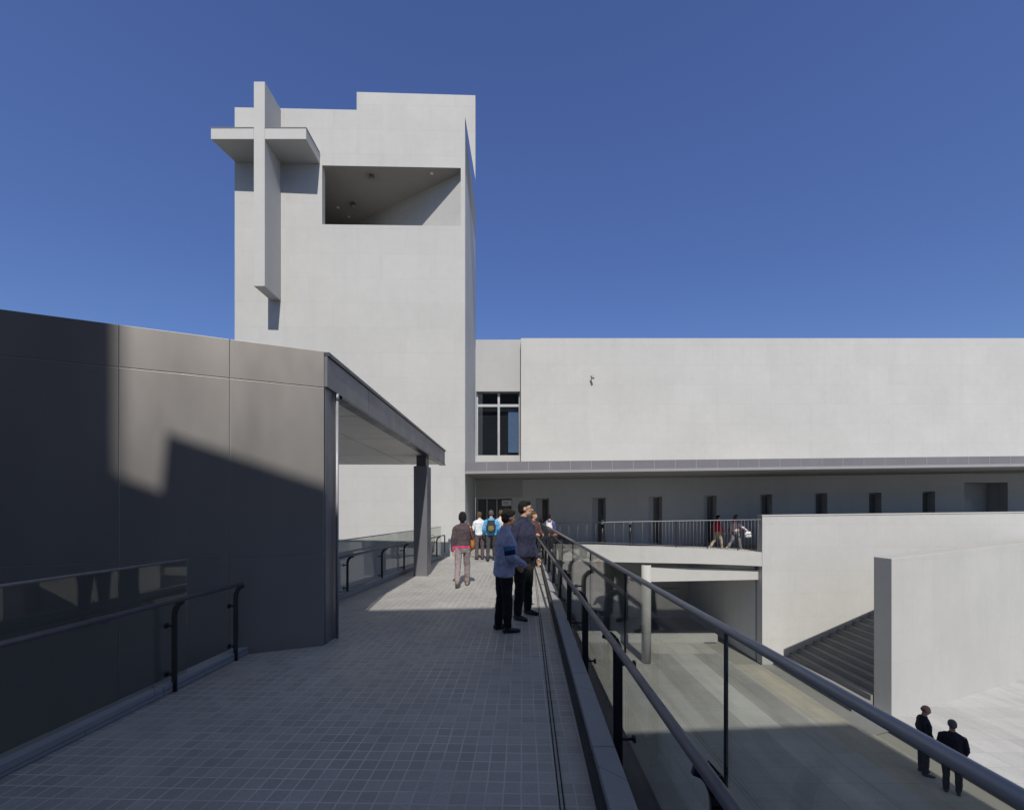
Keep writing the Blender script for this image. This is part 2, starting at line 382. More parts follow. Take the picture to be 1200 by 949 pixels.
# ------------------------------------------------------------------ panelled pavilion with canopy
pav = thing('pavilion', 'low dark panelled pavilion with a long flat canopy reaching the tower', 'pavilion', (-2.3, 5.22, 0))
c0 = Vector((-2.30, 5.22, 0)); wd = Vector((-.918, -.397, 0)).normalized(); wn = Vector((.397, -.918, 0)).normalized()
rows = [(PLZ, 1.055), (1.063, 3.085), (3.093, 3.53)]
cl = MB()
for i in range(8):
    for z0, z1 in rows:
        t0, t1 = i * .977 + (.004 if i else 0), (i + 1) * .977 - .004
        a, b = c0 + wd * t0, c0 + wd * t1
        cl.prism([a + Vector((0, 0, z0)), b + Vector((0, 0, z0)), b + Vector((0, 0, z1)), a + Vector((0, 0, z1))], -wn * .03)
cl.build('cladding', M['clad'], pav, .003)
a, b = c0 - wn * .008 + Vector((-.012, 0, 0)), c0 + wd * 7.8 - wn * .008
MB().prism([(a.x, a.y, PLZ), (b.x, b.y, PLZ), (b.x, b.y, 3.5), (a.x, a.y, 3.5)], (0, .36, 0)).build('wall_core', M['joint'], pav)
MB().prism([(-2.30, 5.26, -.35), (-2.30, 5.62, -.35), (-2.30, 5.62, 3.08), (-2.30, 5.26, 3.08)], (-.02, 0, 0)).build('end_panel', M['clad_dark'], pav, .002)
dp = MB().tube([(-2.262, 5.52, -.06), (-2.262, 5.52, 3.02)], .019, 14).tube([(-2.262, 5.52, 3.0), (-2.262, 5.52, 3.09)], .024, 14).build('drainpipe', M['pipe'], pav)
def cx_(y): return -2.30 + .0316 * (y - 5.3)      # line of the canopy edge, falling gently with the bridge
def cz_(y): return -.028 * (y - 5.3)
def run(x0, x1, y0, y1, z0, z1):
    return [[(cx_(y) + xx, y, cz_(y) + zz) for xx, zz in ((x0, z0), (x1, z0), (x1, z1), (x0, z1))] for y in (y0, y1)]
YE = 12.9
f = MB(); yj = [5.225, 6.6, 8.0, 9.4, 10.8, 11.9, YE - .04]
for y0, y1 in zip(yj, yj[1:]): f.hexa(*run(.0, .038, y0 + .004, y1 - .004, 3.10, 3.47))
f.build('fascia', M['clad_dark'], pav, .002)
MB().hexa(*run(-.03, .06, 5.235, YE, 3.475, 3.527)).build('fascia_cap', M['cap'], pav, .004)
MB().hexa(*run(-.12, .05, 5.66, YE, 3.065, 3.097)).build('fascia_lip', M['cap'], pav)
MB().hexa([(-8.6, 3.2, 3.20), (-2.31, 5.3, 3.20), (-2.31, 5.3, 3.46), (-8.6, 3.2, 3.46)], [(-8.6, YE - .05, 3.20 + cz_(YE)), (cx_(YE) - .005, YE - .05, 3.20 + cz_(YE)), (cx_(YE) - .005, YE - .05, 3.46 + cz_(YE)), (-8.6, YE - .05, 3.46 + cz_(YE))]).build('roof', M['cap'], pav)
s = MB()
xs = [-.125, -1.05, -2.6, -4.1, -6.2]; yy = [5.70, 6.7, 8.6, 10.8, YE - .06]
for x0, x1 in zip(xs, xs[1:]):
    for y0, y1 in zip(yy, yy[1:]): s.hexa(*run(x1 + .014, x0 - .014, y0 + .016, y1 - .016, 3.085, 3.12))
s.build('soffit', M['ceil'], pav)
for dx, y in ((-2.2, 10.2), (-2.2, 7.6)):
    MB().tube([(cx_(y) + dx, y, 3.07 + cz_(y)), (cx_(y) + dx, y, 3.11 + cz_(y))], .09, 20).build('downlight', M['lampface'], pav)
MB().box(-2.475, -2.13, 10.72, 11.23, -.3, 2.64).build('column', M['clad_dark'], pav, .02)
MB().box(-2.42, -2.18, 10.80, 11.17, 2.63, 3.07 + cz_(11)).build('column_neck', M['cap'], pav)

# ------------------------------------------------------------------ bell tower with cross
tw = thing('tower', 'tall white concrete tower carrying a large cross and a cut-out opening', 'tower', (-6, 15.5, PLZ))
def ty(px): return 15.4 + (px - 275) / 282 * .2
def tp(px, py): return at(px, py, ty(px))
bz = PLZ - .02
outer = [tp(275, 126), tp(418, 129), tp(418, 108), tp(557, 112), tp(557, 210), tp(545, 137)]
pr = tp(545, 600); plft = tp(275, 600)
outer += [Vector((pr.x, pr.y, bz)), Vector((plft.x, plft.y, bz))]
hole = [tp(377.5, 194), tp(540, 197), tp(540, 265), tp(377.5, 263)]
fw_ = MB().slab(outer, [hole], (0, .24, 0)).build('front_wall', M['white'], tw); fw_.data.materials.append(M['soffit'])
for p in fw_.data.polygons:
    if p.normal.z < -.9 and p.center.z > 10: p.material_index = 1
def foot(z, yb_): return [(XL, 15.645, z), (XR, 15.835, z), (XR, yb_, z), (XL, yb_, z)]
XR, XL = -1.712, -9.98
MB().prism(foot(bz, 19.95), (0, 0, 11.70 - bz)).build('body', M['white'], tw)
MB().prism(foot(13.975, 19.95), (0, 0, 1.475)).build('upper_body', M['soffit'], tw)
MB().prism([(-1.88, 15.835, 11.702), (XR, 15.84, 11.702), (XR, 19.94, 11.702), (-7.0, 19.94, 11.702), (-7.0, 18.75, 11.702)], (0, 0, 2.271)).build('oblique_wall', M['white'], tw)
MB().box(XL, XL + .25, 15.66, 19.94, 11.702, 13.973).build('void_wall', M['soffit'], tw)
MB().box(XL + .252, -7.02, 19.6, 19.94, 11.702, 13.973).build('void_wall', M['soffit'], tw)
for px, py, big in ((435.5, 206, 1), (414, 238, 1), (396, 243, 0), (409, 254, 0), (506, 203, 0)):
    yy_ = (13.975 - EYE) * 500 / (592 - py); x = hx(px, yy_)
    if big: MB().tube([(x, yy_, 13.974), (x, yy_, 13.80)], .075, 14).tube([(x, yy_, 13.90), (x, yy_, 13.76)], .10, 14).build('spotlight', M['lamp'], tw)
    else: MB().tube([(x, yy_, 13.973), (x, yy_, 13.955)], .06, 12).build('downlight', M['lampface'], tw)
cr = bpy.data.objects.new('cross', None); C.objects.link(cr); cr.parent = tw; cr.location = (0, 0, 0); cr.matrix_parent_inverse = Matrix.Translation(-tw.location)
yf = 14.43
xa, xb = hx(297.3, yf), hx(310.2, yf)
zt, zb = hz(95.8, yf), hz(335.4, yf); za, zc = hz(163.3, yf), hz(150.5, yf)
def cpart(mb, name): 
    o = mb.build(name, M['white_cross'], None, .012); o.parent = cr; return o
cpart(MB().box(xa, xb, yf, 15.43, zb, zt), 'stem')
cpart(MB().prism([(hx(247, yf), yf, za), (xa - .002, yf, za), (xa - .002, 15.43, za), (-9.985, 15.41, za)], (0, 0, zc - za)), 'arm')
cpart(MB().box(xb + .002, hx(358.7, yf), yf, 15.46, za, zc), 'arm')
o = MB().box(hx(246.6, yf), xa - .002, yf - .01, 15.3, zc + .002, zc + .03).box(xb + .002, hx(359.2, yf), yf - .01, 15.44, zc + .002, zc + .03).build('arm_cap', M['fascia'], None); o.parent = cr

# ------------------------------------------------------------------ main white building
mbd = thing('church_building', 'long white flat-roofed building with a grey canopy over its shaded gallery', 'building', (8, 20, PLZ))
YB = 20.0; XE = 32.0
ztop = hz(396.3, 19.6)
MB().box(hx(610.5, 19.6), XE, 19.6, 32, 3.12, ztop).build('upper_wall', M['white'], mbd)
wz0, wz1 = hz(534, YB), hz(458.5, YB); wx0, wx1 = hx(558, YB), hx(609.3, YB)
X0 = XR + .004; X1 = hx(610.3, YB)
MB().slab([(X0, YB, 3.0), (X1, YB, 3.0), (X1, YB, hz(398, YB)), (X0, YB, hz(398, YB))], [[(wx0, YB, wz0), (wx1, YB, wz0), (wx1, YB, wz1), (wx0, YB, wz1)]], (0, .5, 0)).build('window_wall', M['grey_wall'], mbd)
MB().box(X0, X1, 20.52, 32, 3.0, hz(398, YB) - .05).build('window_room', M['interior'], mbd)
win = MB().box(wx0, wx0 + .07, 20.2, 20.27, wz0, wz1 - .02).box(wx1 - .05, wx1, 20.2, 20.27, wz0, wz1 - .02).box(hx(583, YB), hx(585.6, YB), 20.2, 20.27, wz0, wz1 - .02)
win.box(wx0 + .072, hx(583, YB) - .002, 20.2, 20.265, hz(475.5, YB), hz(472.5, YB)).box(hx(585.6, YB) + .002, wx1 - .052, 20.2, 20.265, hz(475.5, YB), hz(472.5, YB))
win.box(wx0 + .072, wx1 - .052, 20.205, 20.262, wz0, wz0 + .05)
wf = win.build('window', M['alu'], mbd)
MB().box(wx0 + .03, wx1 - .02, 20.225, 20.235, wz0 + .03, wz1 - .03).build('pane', M['winglass'], wf)
MB().box(hx(595.5, YB), wx1 - .06, 20.40, 20.43, wz0 + .2, hz(477, YB)).build('sky_reflection', M['sky_reflection'], wf)  # added blue panel; its colour stands in for sky reflected in the pane
# canopy: its front edge rises very slightly to the right
YF = 15.5
fl, fr = 545.3, 1700
def fz(px, a, b): return hz(a + (b - a) * (px - 545) / 655, YF)
fx0, fx1 = hx(fl, YF), hx(fr, YF)
lowz = lambda px: fz(px, 555.2, 546.4)
uppz = lambda px: fz(px, 541.3, 534.2)
def rib(px0, px1, za0, zb0, za1, zb1, ya, yb):
    return MB().hexa([(hx(px0, YF), ya, za0), (hx(px1, YF), ya, za1), (hx(px1, YF), yb, za1), (hx(px0, YF), yb, za0)], [(hx(px0, YF), ya, zb0), (hx(px1, YF), ya, zb1), (hx(px1, YF), yb, zb1), (hx(px0, YF), yb, zb0)])
can = rib(fl, fr, lowz(fl) + .10, uppz(fl), lowz(fr) + .10, uppz(fr), YF, YF + .12).build('canopy_fascia', M['fascia'], mbd)
rib(fl, fr, lowz(fl), lowz(fl) + .097, lowz(fr), lowz(fr) + .097, YF - .03, YF + .12).build('drip_edge', M['fascia_light'], mbd)
px = 570.0
while px < 1480:
    j = MB(); j.prism([(hx(px, YF), YF - .006, lowz(px) + .10), (hx(px, YF) + .018, YF - .006, lowz(px) + .10), (hx(px, YF) + .018, YF - .006, uppz(px) - .003), (hx(px, YF), YF - .006, uppz(px) - .003)], (0, .012, 0)); px += 24.55
    j.build('panel_joint', M['fascia_light'], can)
def slope_slab(name, x0, x1, y0, y1, dz0, dz1, mat):
    p0 = (x0 / YF * 500 + 600); p1 = (x1 / YF * 500 + 600)
    MB().hexa([(x0, y0, lowz(p0) + dz0), (x1, y0, lowz(p1) + dz0), (x1, y1, lowz(p1) + dz0), (x0, y1, lowz(p0) + dz0)], [(x0, y0, uppz(p0) + dz1), (x1, y0, uppz(p1) + dz1), (x1, y1, uppz(p1) + dz1), (x0, y1, uppz(p0) + dz1)]).build(name, mat, mbd)
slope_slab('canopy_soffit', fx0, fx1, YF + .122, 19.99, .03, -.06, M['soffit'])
# shaded gallery wall with tall door niches
niche = [(628, 643.5, 583.6), (694, 710, 583), (760, 776, 581.8), (825, 840, 580.5), (890.5, 905, 579), (954.5, 969.5, 577.8), (1018, 1033, 577), (1081, 1096, 575.6)]
zf = lambda px: -.22 + 0 * px
holes = []
for a, b, t in niche:
    zt_ = hz(t, YB); zb_ = -.24
    holes.append([(hx(a, YB), YB, zb_), (hx(b, YB), YB, zb_), (hx(b, YB), YB, zt_), (hx(a, YB), YB, zt_)])
rx0, rx1 = hx(1130, YB), hx(1181, YB)
holes.append([(rx0, YB, -.24), (rx1, YB, -.24), (rx1, YB, 2.72), (rx0, YB, 2.72)])
dx0, dx1 = hx(558, YB), hx(600, YB)
holes.append([(dx0, YB, -.24), (dx1, YB, -.24), (dx1, YB, hz(584.5, YB)), (dx0, YB, hz(584.5, YB))])
MB().slab([(X0, YB, -.3), (XE, YB, -.3), (XE, YB, 3.30), (X1 + .3, YB, 2.93), (X0, YB, 2.93)], holes, (0, .32, 0)).build('gallery_wall', M['gallery'], mbd)
for a, b, t in niche:
    zt_ = hz(t, YB); xa_, xb_ = hx(a, YB), hx(b, YB)
    dn = MB().box(xa_ - .05, xb_ + .05, 20.33, 20.38, -.3, zt_ + .05).build('gallery_door', M['door_grey'], mbd)
    MB().box(xb_ - .30, xb_ - .05, 20.315, 20.329, -.1, zt_ - .06).build('pane', M['doorglass'], dn)
MB().box(rx0 - .1, rx1 + .1, 20.9, 21.0, -.3, 2.9).box(rx0 - .15, rx0 - .002, 20.33, 20.89, -.3, 2.9).box(rx1 + .002, rx1 + .15, 20.33, 20.89, -.3, 2.9).build('alcove', M['gallery'], mbd)
MB().box(rx0 + .1, rx0 + 1.0, 20.6, 20.89, -.2, 1.9).build('alcove_panel', M['door_grey'], mbd)
ed = MB().box(dx0 - .02, dx1 + .02, 20.30, 20.32, -.25, hz(584.5, YB) + .02).build('entrance_door', M['doorglass'], mbd)
e = MB()
for px in (558.4, 569.6, 581.5, 599): e.box(hx(px, YB), hx(px, YB) + .05, 20.22, 20.298, -.25, hz(585, YB))
e.build('door_frame', M['alu'], ed)
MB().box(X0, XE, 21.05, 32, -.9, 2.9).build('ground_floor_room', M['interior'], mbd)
MB().box(XR + .003, hx(612, 19.9), 19.93, 19.994, hz(584, YB) + .06, 2.93).build('lintel_panel', M['grey_wall'], mbd)
sg = tag(MB().box(hx(588.2, 19.9), hx(599.2, 19.9), 19.86, 19.90, hz(592.5, 19.9), hz(586, 19.9)).build('notice_board', M['signwhite']), 'small white notice board hanging over the dark entrance doors', 'sign')
s = MB()
for i, w in enumerate((.30, .22, .34)):
    s.box(hx(589.6, 19.9), hx(589.6, 19.9) + w, 19.853, 19.862, hz(588 + i * 1.5, 19.9) - .012, hz(588 + i * 1.5, 19.9) + .012)
so = s.build('print_line', M['signgrey'], sg)
MB().tube([at(693.5, 441, 19.6), at(693.5, 441, 19.6) - Vector((0, .12, 0))], .03, 10).tube([at(692.8, 441, 19.47), at(695.6, 443.2, 19.36)], .05, 10).build('wall_camera', M['lamp'], mbd)

# gallery deck / balcony beside the bridge
edge = [(640, 636.5, 655, 17.3), (675, 637.6, 657.5, 17.3), (700, 637.8, 658, 17.2), (757, 640, 659.2, 16.9), (815, 642.5, 660.3, 16.8), (860, 644.8, 661.8, 16.8), (893, 647, 663.3, 16.8)]
top = [at(a, b, y) for a, b, c_, y in edge]; bot = [at(a, c_, y) for a, b, c_, y in edge]
bal = MB()
tv = [bal.bm.verts.new(p) for p in top]; bv = [bal.bm.verts.new(p) for p in bot]
tb = [bal.bm.verts.new((p.x, 19.995, -.22)) for p in top]; bb = [bal.bm.verts.new((p.x, 23.8, p2.z)) for p, p2 in zip(top, bot)]
for i in range(len(top) - 1):
    bal.bm.faces.new((tv[i], tv[i + 1], bv[i + 1], bv[i])); bal.bm.faces.new((tv[i], tb[i], tb[i + 1], tv[i + 1]))
    bal.bm.faces.new((bv[i], bv[i + 1], bb[i + 1], bb[i])); bal.bm.faces.new((tb[i], bb[i], bb[i + 1], tb[i + 1]))
bal.bm.faces.new((tv[0], bv[0], bb[0], tb[0])); bal.bm.faces.new((tv[-1], tb[-1], bb[-1], bv[-1]))
bal.build('balcony_slab', M['edge'], mbd)
MB().prism([(-1.70, 15.56, -.19), (1.38, 15.56, -.19), (1.38, 19.99, -.235), (-1.70, 19.99, -.235)], (0, 0, -.6)).build('landing_slab', M['deck'], mbd)
MB().prism([(9.88, 16.99, -.21), (XE, 16.99, -.21), (XE, 19.99, -.21), (9.88, 19.99, -.21)], (0, 0, -.5)).build('gallery_floor', M['edge'], mbd)
MB().prism([at(761, 664, 17.08), at(889, 668, 17.03), at(889, 679, 17.03), at(761, 681.5, 17.08)], (0, .3, 0)).build('edge_beam', M['edge'], mbd)
# undercroft
MB().box(-1.7, 16, 23.8, 24.1, PLZ, -.8).build('undercroft_wall', M['gallery'], mbd)
MB().box(9.86, 10.1, 17.3, 23.79, PLZ, -.75).build('undercroft_side', M['gallery'], mbd)
MB().box(hx(655, 19.5), hx(841, 19.5), 19.5, 20.1, PLZ, hz(743.5, 19.5)).build('plinth', M['plinth'], mbd)
ex = MB()
ex.box(8.2, 9.3, 23.74, 23.795, -3.0, -2.94).box(8.15, 8.23, 23.7, 23.795, -3.15, -2.9)
ex.build('wall_pipe', M['lamp'], mbd)
col = tag(MB().tube([(hx(757.3, 17.0), 17.0, PLZ), (hx(757.3, 17.0), 17.0, hz(662, 17.0))], .185, 28).build('round_column', M['plinth'], None), 'round pale concrete column under the balcony edge', 'column')

# parapet wall and angled wall, stairs
pw = tag(MB().prism([at(893.3, 605, 16.8), at(1200, 601, 16.8), at(1420, 598.5, 16.8), Vector((hx(1420, 16.8), 16.8, PLZ - .02)), Vector((hx(893.3, 16.8), 16.8, PLZ - .02))], (0, .36, 0)).build('parapet_wall', M['white'], None), 'high white concrete wall to the right of the balcony, standing over the dark stairs', 'wall')
c = MB().prism([at(892.6, 604.8, 16.8) + Vector((0, -.02, .002)), at(1200, 600.8, 16.8) + Vector((0, -.02, .002)), at(1420, 598.3, 16.8) + Vector((0, -.02, .002)), at(1420, 598.3, 16.8) + Vector((0, .38, .002)), at(892.6, 604.8, 16.8) + Vector((0, .38, .002))], (0, 0, .05)).build('wall_coping', M['edge'], pw)
A = at(1045, 654.5, 12.5); B = at(1200, 636, 15.4); dd = (B - A); Bx = A + dd * 1.42
th = Vector((-.2, .98, 0)) * .51
aw = tag(MB().prism([A, Bx, Vector((Bx.x, Bx.y, PLZ - .02)), Vector((A.x, A.y, PLZ - .02))], th).build('angled_wall', M['plinth'], None, .01), 'pale concrete wall set at an angle in front of the dark stairs with a grey end face', 'wall')
st = thing('staircase', 'dark granite stairs climbing between the two concrete walls', 'staircase', (10.6, 15, PLZ))
s = MB(); n = 18
for i in range(n):
    x0 = 10.3 + i * .31
    def yfront(x):   # back face of the angled wall
        p = A + th; t = (x - p.x) / dd.x
        return max(12.95, p.y + dd.y * t + .03)
    x1 = x0 + .31 if i < n - 1 else x0 + 3
    z1 = PLZ + (i + 1) * .152
    s.prism([(x0, yfront(x0), PLZ), (x1, yfront(x1), PLZ), (x1, max(16.78, yfront(x1) + .02), PLZ), (x0, 16.78, PLZ)], (0, 0, z1 - PLZ))
s.build('steps', M['stair'], st)
s = MB()
for i in range(n - 1):
    x0 = 10.3 + i * .31; z1 = PLZ + (i + 1) * .152
    s.box(x0 - .012, x0 + .04, yfront(x0) + .02, 16.77, z1 + .002, z1 + .012)
s.build('nosing', M['cap'], st)

# balcony railing
br_ = thing('balcony_railing', 'thin metal baluster railing along the balcony edge', 'railing', (5, 17, 0))
rt = [Vector((p.x, p.y + .08, hz(q, p.y))) for p, q in zip(top, (613.5, 612.5, 612, 611, 610, 609.3, 608.8))]
MB().tube(rt, .016, 8).build('top_rail', M['fascia_light'], br_)
def along(pts, x):
    for a, b in zip(pts, pts[1:]):
        if a.x <= x <= b.x: return a + (b - a) * ((x - a.x) / (b.x - a.x))
    return pts[-1]
MB().tube([p + Vector((0, .08, .07)) for p in top], .012, 6).build('bottom_rail', M['dark_rail'], br_)
x = 1.6; i = 0
while x < 9.75:
    a, b = along(top, x), along(rt, x)
    if i % 9 == 0: MB().box(x - .012, x + .012, a.y + .06, a.y + .10, a.z - .02, b.z).build('post', M['black'], br_)
    else: MB().tube([(x, a.y + .08, a.z + .02), (x, a.y + .08, b.z)], .0065, 5).build('baluster', M['fascia'], br_)
    i += 1; x += .36 if x < 5.3 else .135
for i, (px, lab) in enumerate(((706, 'short dark post with a pale head behind the railing, left of its pair'), (738.5, 'short dark post with a pale head behind the railing, nearer the second gallery door'))):
    p = at(px, 638.5, 17.5); t = thing('bollard', lab, 'bollard', (p.x, p.y, p.z), 'posts on the balcony')
    MB().tube([(p.x, p.y, p.z - .05), (p.x, p.y, p.z + .86)], .05, 12).build('post', M['black'], t)
    MB().tube([(p.x, p.y, p.z + .86), (p.x, p.y, p.z + 1.0)], .055, 12).ball((p.x, p.y, p.z + 1.0), (.055, .055, .04)).build('lamp_head', M['alu'], t)

# ------------------------------------------------------------------ building behind the viewpoint (throws the long shadow)
rb = thing('rear_building', 'dark grey building standing behind the near end of the footbridge', 'building', (4, -8, PLZ))
zr = lambda x, rel: EYE + rel
MB().prism([(-2.80, -6, PLZ), (11.3, -6, PLZ), (11.3, -6, zr(0, 13.4)), (-2.80, -6, zr(0, 12.2))], (0, -7, 0)).build('facade', M['rear'], rb)
MB().box(-7, -2.802, -13, -6.0, PLZ, zr(0, 11.55)).build('facade', M['rear'], rb)
MB().box(-16, -2.47, -24, -14.0, PLZ, zr(0, 30.2)).build('tall_block', M['rear'], rb)
for fl_ in range(4):
    for i in range(4):
        w = MB().box(-.9 + i * 3.2, 1.2 + i * 3.2, -6.0, -5.96, .3 + fl_ * 3.2, 2.2 + fl_ * 3.2).build('window', M['rearwin'], rb)

# ------------------------------------------------------------------ people
skin_l = cloth('skin_light', (.50, .31, .22), .06, 6); skin_d = cloth('skin_tan', (.33, .19, .13), .06, 6)
hairb = cloth('hair_black', (.012, .011, .011), .3, 40); hairbr = cloth('hair_brown', (.10, .062, .035), .3, 40); hairg = cloth('hair_grey', (.09, .085, .08), .3, 40)
shoe_b = paint('shoe_black', (.015, .015, .016), .4); shoe_w = paint('shoe_pale', (.45, .42, .38), .6); shoe_br = paint('shoe_brown', (.22, .15, .10), .6)
eyem = paint('eye_dark', (.02, .015, .012), .2); lipm = cloth('lip', (.30, .12, .10), .05, 6); framem = paint('spectacle_frame', (.02, .02, .02), .3)
cl_ = {}
def clo(c):
    k = tuple(c)
    if k not in cl_: cl_[k] = cloth('fabric', k)
    return cl_[k]
cloudtex = bpy.data.textures.new('folds', 'CLOUDS'); cloudtex.noise_scale = .11; cloudtex.noise_depth = 2

def fuse(mb, voxel, smooth, name, folds=0):
    """melt overlapping volumes into one continuous skin"""
    me = mb.mesh(name); o = bpy.data.objects.new('tmp', me); C.objects.link(o)
    r = o.modifiers.new('r', 'REMESH'); r.mode = 'VOXEL'; r.voxel_size = voxel; r.use_smooth_shade = True
    if smooth:
        s = o.modifiers.new('s', 'SMOOTH'); s.iterations = smooth; s.factor = .5
    if folds:
        dm = o.modifiers.new('d', 'DISPLACE'); dm.texture = cloudtex; dm.strength = folds; dm.mid_level = .5; dm.texture_coords = 'LOCAL'
    dg = bpy.context.evaluated_depsgraph_get()
    nm = bpy.data.meshes.new_from_object(o.evaluated_get(dg)); nm.name = name
    bpy.data.objects.remove(o); bpy.data.meshes.remove(me)
    for p in nm.polygons: p.use_smooth = True
    return nm
def rot(v, axis, deg): return Quaternion(axis, R(deg)) @ Vector(v)
X_, Y_, Z_ = Vector((1, 0, 0)), Vector((0, 1, 0)), Vector((0, 0, 1))

def person(label, loc, facing, height, top, legs_c, skin=None, hair=hairb, hair_style='short', shoe=shoe_b, arms=None, legs=None, stance=0, lean=0, head=(0, 0), hem=.90, bulk=1.0, stripes=None, band=None, collar=None, group=None, fine=False, female=False, glasses=False, skirt_hem=None, under=None, open_front=None):
    """facing: compass of the chest, degrees, 0 looks away from the viewpoint, 90 looks left, -90 looks right.
    arms: (right, left) each (swing forward, out, elbow bend, forearm inward); legs: (right, left) each (thigh forward, knee bend)"""
    skin = skin or skin_l; s = height / 1.755
    arms = arms or ((4, 9, 12, 5), (4, 9, 12, 5)); legs = legs or ((0, 0), (0, 0))
    hipx, shx = (.092, .178) if female else (.095, .195)
    J = {}
    lz = []
    for i, sd in enumerate((1, -1)):
        a, b = legs[i]; h = Vector((sd * hipx, 0, .92))
        kd = rot((sd * (.03 + stance), 0, -1), X_, a).normalized(); kn = h + kd * .435
        ad = rot((sd * (-.005 + stance), 0, -1), X_, a - b).normalized(); an = kn + ad * .41
        J['h%d' % i], J['k%d' % i], J['a%d' % i] = h, kn, an; lz.append(an.z - .075)
    drop = min(lz)
    for k_ in J: J[k_] = J[k_] - Vector((0, 0, drop))
    pz = -drop
    def up(v):  # lean of the trunk about the hips
        v = Vector(v); b_ = Vector((0, 0, .95)); return b_ + rot(v - b_, X_, -lean) + Vector((0, 0, pz))
    for i, sd in enumerate((1, -1)):
        sw, ou, el_, inn = arms[i]
        sh = Vector((sd * shx, -.005, 1.375)); d0 = rot(rot((0, 0, -1), Y_, -sd * ou), X_, sw)
        eb = sh + d0 * .285
        fd = rot((0, 0, -1), X_, sw + el_); fd = rot(fd, Y_, -sd * ou * .4); fd = rot(fd, Z_, sd * inn)
        wr = eb + fd * .25
        J['s%d' % i], J['e%d' % i], J['w%d' % i] = up(sh), up(eb), up(wr); J['f%d' % i] = rot(fd, X_, -lean)
    vox = .0085 if fine else .014
    seg = 14
    # body: one continuous skin from head to ankles
    b = MB()
    def lf(secs): 
        r = []
        for cx, cy, z, rx, ry in secs:
            p = up((cx, cy, z)); r.append((p.x, p.y, p.z, rx, ry))
        return r
    b.loft(lf([(0, 0, .84, .13, .09), (0, 0, .93, .155, .105), (0, .005, 1.06, .13, .09), (0, .01, 1.25, .155, .10), (0, .0, 1.36, .155, .093), (0, -.01, 1.44, .09, .065), (0, -.005, 1.49, .058, .058)]))
    nk0, nk1 = up((0, -.012, 1.44)), up((0, .012, 1.575)); b.capsule(nk0, nk1, .060, .054, seg)
    hc = up((0, .025, 1.64)); yaw, pitch = head
    hq = Quaternion(Z_, R(yaw)) @ Quaternion(X_, R(-pitch - lean * .4))
    def hp(x, y_, z): return hc + hq @ Vector((x, y_, z))
    b.ball(hp(0, -.005, .018), (.074, .093, .098), hq, 18); b.ball(hp(0, .022, -.045), (.056, .066, .075), hq, 16)
    b.ball(hp(0, .060, -.088), (.026, .022, .020), hq, 10)
    b.capsule(hp(0, .084, .012), hp(0, .106, -.026), .010, .017, 8)
    b.capsule(hp(-.028, .078, .026), hp(.028, .078, .026), .016, .016, 8)
    b.capsule(hp(-.018, .084, -.058), hp(.018, .084, -.058), .010, .010, 8)
    for sd in (1, -1):
        b.ball(hp(sd * .076, -.006, -.004), (.012, .022, .034), hq, 10); b.ball(hp(sd * .036, .066, -.02), (.022, .02, .02), hq, 8)
    for i, sd in enumerate((1, -1)):
        b.capsule(J['s%d' % i], J['e%d' % i], .050, .040, seg); b.capsule(J['e%d' % i], J['w%d' % i], .040, .027, seg)
        wr, fd = J['w%d' % i], J['f%d' % i]
        side = fd.cross(X_ if abs(fd.x) < .8 else Y_).normalized()
        palmn = X_ * -sd; palmn = (palmn - fd * palmn.dot(fd)).normalized(); across = fd.cross(palmn).normalized()
        fr_ = .0088 if fine else .0105
        b.capsule(wr, wr + fd * .03, .026, .026, 10)
        for q in (-1.5, -.5, .5, 1.5):
            b.capsule(wr + fd * .03 + across * q * .013, wr + fd * .085 + across * q * .019, .014, .0125, 8)
            p0 = wr + fd * .085 + across * q * .019; ln = .038 - .004 * abs(q - .3)
            p1 = p0 + (fd + palmn * .35).normalized() * ln; p2 = p1 + (fd + palmn * .95).normalized() * ln * .85
            b.capsule(p0, p1, fr_ + .0008, fr_, 8); b.capsule(p1, p2, fr_, fr_ - .0012, 8)
        fw = across if across.y > 0 else -across
        t0 = wr + fd * .035 + fw * .022; t1 = t0 + (fd * .7 + fw * .7 + palmn * .3).normalized() * .042; t2 = t1 + (fd + fw * .15 + palmn * .4).normalized() * .03
        b.capsule(t0, t1, .0135, .0105, 8); b.capsule(t1, t2, .0105, .009, 8)
        b.capsule(J['h%d' % i], J['k%d' % i], .080, .054, seg); b.capsule(J['k%d' % i], J['a%d' % i], .052, .036, seg)
        an = J['a%d' % i]; b.capsule(an + Vector((0, -.03, -.03)), an + Vector((sd * .01, .12, -.045)), .036, .026, 10)
    body = bpy.data.objects.new('person', fuse(b, vox, 3, 'person')); C.objects.link(body); body.data.materials.append(skin)
    tag(body, label, 'person', group)
    def child(name, me, mt, par=None):
        o = bpy.data.objects.new(name, me); C.objects.link(o); o.parent = par or body
        if not me.materials: me.materials.append(mt)
        return o
    # trousers
    t = MB(); t.loft(lf([(0, 0, .80, .12, .10), (0, -.005, .90, .168 * bulk, .118 * bulk), (0, 0, .985, .16 * bulk, .108 * bulk), (0, .0, 1.03, .15 * bulk, .10 * bulk)]))
    for i, sd in enumerate((1, -1)):
        h, k_, an = J['h%d' % i], J['k%d' % i], J['a%d' % i]
        low = k_ + (an - k_) * .93
        t.capsule(h, k_, .098 * bulk, .073, seg); t.capsule(k_, low, .072, .062, seg)
    child('trousers', fuse(t, vox, 2, 'trousers', .034), clo(legs_c))
    # top
    t = MB(); bk = bulk
